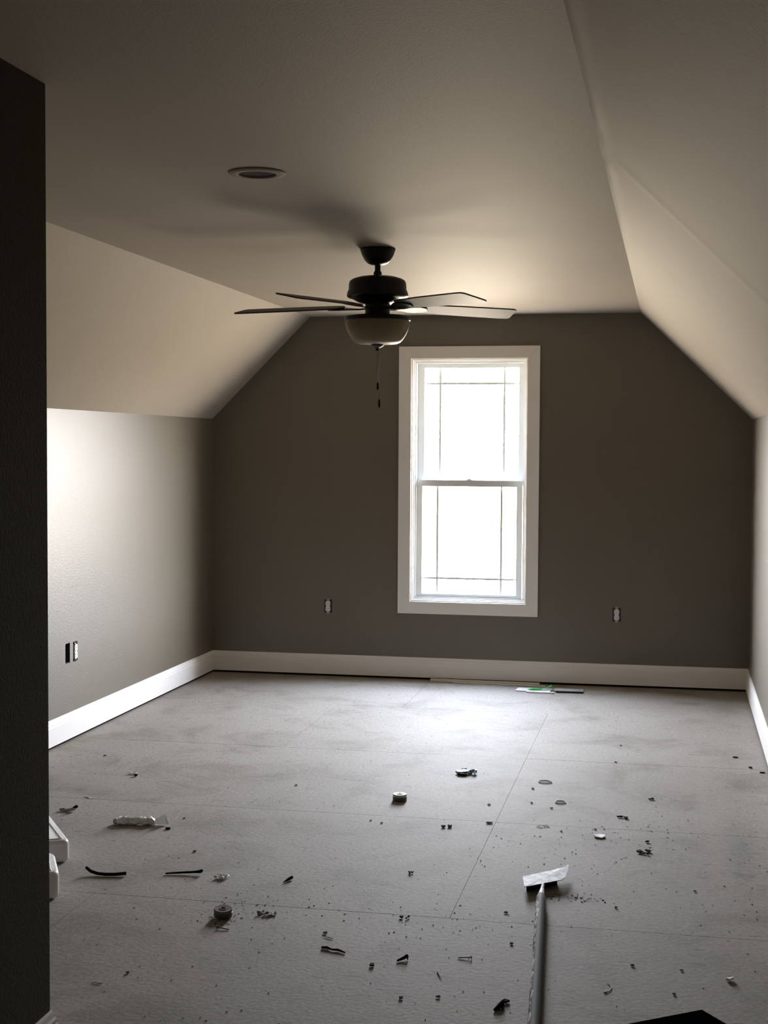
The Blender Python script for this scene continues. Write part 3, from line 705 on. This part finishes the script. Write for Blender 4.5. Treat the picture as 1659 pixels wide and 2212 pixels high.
lit('debris_scrap', 'small black crumb between the twig and the bent wedge', 'scrap', flake(.015, .018, .005, 7, .3, 0, 61), 'dark', -.85, 4.056)
bm = bmesh.new(); tube(bm, [(-.012, .03, .0015), (-.003, .004, .002), (.010, -.028, .0015)], [.0022, .0016, .0006], 6)
lit('wood_sliver', 'long thin splinter in front of the steel nail', 'wood sliver', bm, 'wood', -.642, 4.02, 0)
bm = bmesh.new(); tube(bm, [(-.009, -.024, .004), (.002, 0, .007), (.008, .024, .010)], [.004, .0075, .0055], 8); tube(bm, [(.010, .02, .006), (.011, -.012, .003)], .003, 6)
lit('wood_wedge', 'black wedge near the bottom edge left of the scraper pole', 'wood sliver', bm, 'dark', -.447, 3.82, 0, 40)
lit('debris_scrap', 'black crumb just beyond the black wedge at the bottom edge', 'scrap', flake(.018, .014, .006, 7, .4, 0, 62), 'dark', -.434, 3.862, 20)
bm = bmesh.new(); tube(bm, [(.036*math.cos(R(x))-.03, .045*math.sin(R(x)), .0016) for x in range(-62, 66, 12)], [.0016, .002]+[.0013]*7+[.001, .0006], 6)
lit('wire_arc', 'curved dark hair thin wire right of the scraper pole', 'wire', bm, 'rubber', -.160, 4.03, 0, True)
bm = bmesh.new(); tube(bm, [(.018*math.cos(R(x)), .016*math.sin(R(x))+.01, .0016) for x in range(190, 330, 14)], .0012, 6)
lit('wire_arc', 'tiny hooked wire near the bottom left by the hall wall', 'wire', bm, 'rubber', -1.580, 3.762, 0, True)
lit('drywall_chip', 'small bright white chip near the bottom right', 'chip', flake(.022, .026, .007, 7, .3, 0, 64), 'paper', .177, 4.165, 0)
lit('debris_scrap', 'small dark scrap lying alone beside the right baseboard', 'scrap', B(-.012, .012, -.004, .004, .0004, .005), 'dark', .425, 6.905, 0)
lit('debris_scrap', 'small flat brown scrap far right, short of the right baseboard', 'scrap', flake(.028, .014, .004, 7, .3, 0, 66), 'brown', .317, 7.219, 0)
lit('debris_scrap', 'brown crumb on the right end of the far board joint', 'scrap', flake(.018, .018, .005, 7, .3, 0, 67), 'brown', .376, 6.995, 30)
lit('debris_scrap', 'small black chip right of the plastic sleeve', 'scrap', B(-.009, .009, -.005, .005, .0004, .007), 'dark', -1.953, 5.357, 4)
# look-alike crumbs
crumb = None
for k, (x, y) in enumerate([(-1.193, 5.658), (-1.142, 5.63), (-1.945, 5.526), (-1.745, 5.076), (-2.719, 6.567), (-1.646, 6.179), (.041, 4.212), (.089, 4.987), (-.17, 4.75), (-.10, 4.22), (.02, 4.02),
                            (-.47, 4.33), (-.62, 3.86), (-.72, 3.83), (-.29, 5.72), (-.42, 5.66), (-.60, 6.35), (-.49, 6.02), (-.58, 6.09), (-.26, 6.98), (-.25, 7.38), (-.52, 4.62), (-1.527, 3.851), (-1.05, 4.30), (-.755, 6.02)]):
    if crumb is None: o = obj('floor_crumb', flake(.013, .013, .0028, 7, .3, 0, 77), 'dark'); crumb = o
    else: o = crumb.copy(); COL.objects.link(o)
    s = .75+.45*rnd.random(); o.location = (x, y, 0); o.rotation_euler = (0, 0, rnd.uniform(0, 6)); o.scale = (s, s, s)
    tag(o, 'tiny dark crumb lying loose on the grey subfloor', 'crumb', 'loose dark crumbs on the subfloor')
# sawdust
bm = bmesh.new()
def bit(x, y, s):
    a_ = rnd.uniform(0, 6.28); ca, sa = math.cos(a_), math.sin(a_); el = rnd.uniform(.5, 1.6)
    P = [(s*el, 0, 0), (-s*el*.6, s*.7, 0), (-s*el*.5, -s*.7, 0), (0, 0, s*.5)]
    v = [bm.verts.new((x+px*ca-py*sa, y+px*sa+py*ca, .0003+pz)) for px, py, pz in P]
    for f in ((0, 1, 3), (1, 2, 3), (2, 0, 3), (0, 2, 1)): bm.faces.new([v[i] for i in f])
for k in range(1500):
    y = 3.4+5.6*rnd.random()**1.6; x = rnd.uniform(-2.9, .42)
    if y < 3.35 and x < XP or x < -1.9 and y < 5.2: continue
    bit(x, y, rnd.choice((.0008, .0012, .0016, .0024, .0035)))
for cx, cy_, sx_, sy_, n_ in ((-.20, 5.65, .17, .16, 90), (-.33, 4.83, .06, .03, 50), (-.27, 4.81, .03, .015, 30), (-1.36, 4.52, .14, .08, 70), (-.70, 4.45, .20, .14, 90), (.27, 5.4, .07, .5, 60), (-1.40, 4.36, .05, .04, 50), (-.45, 5.35, .18, .15, 60)):
    for k in range(n_): bit(rnd.gauss(cx, sx_), rnd.gauss(cy_, sy_), rnd.choice((.0012, .002, .003, .0042)))
for v in bm.verts: v.co.x = min(XR-.03, max(XL+.03, v.co.x))
o = obj('sawdust', bm, 'brown'); tag(o, 'fine brown sawdust and grit strewn over the subfloor', 'sawdust'); o['kind'] = 'stuff'
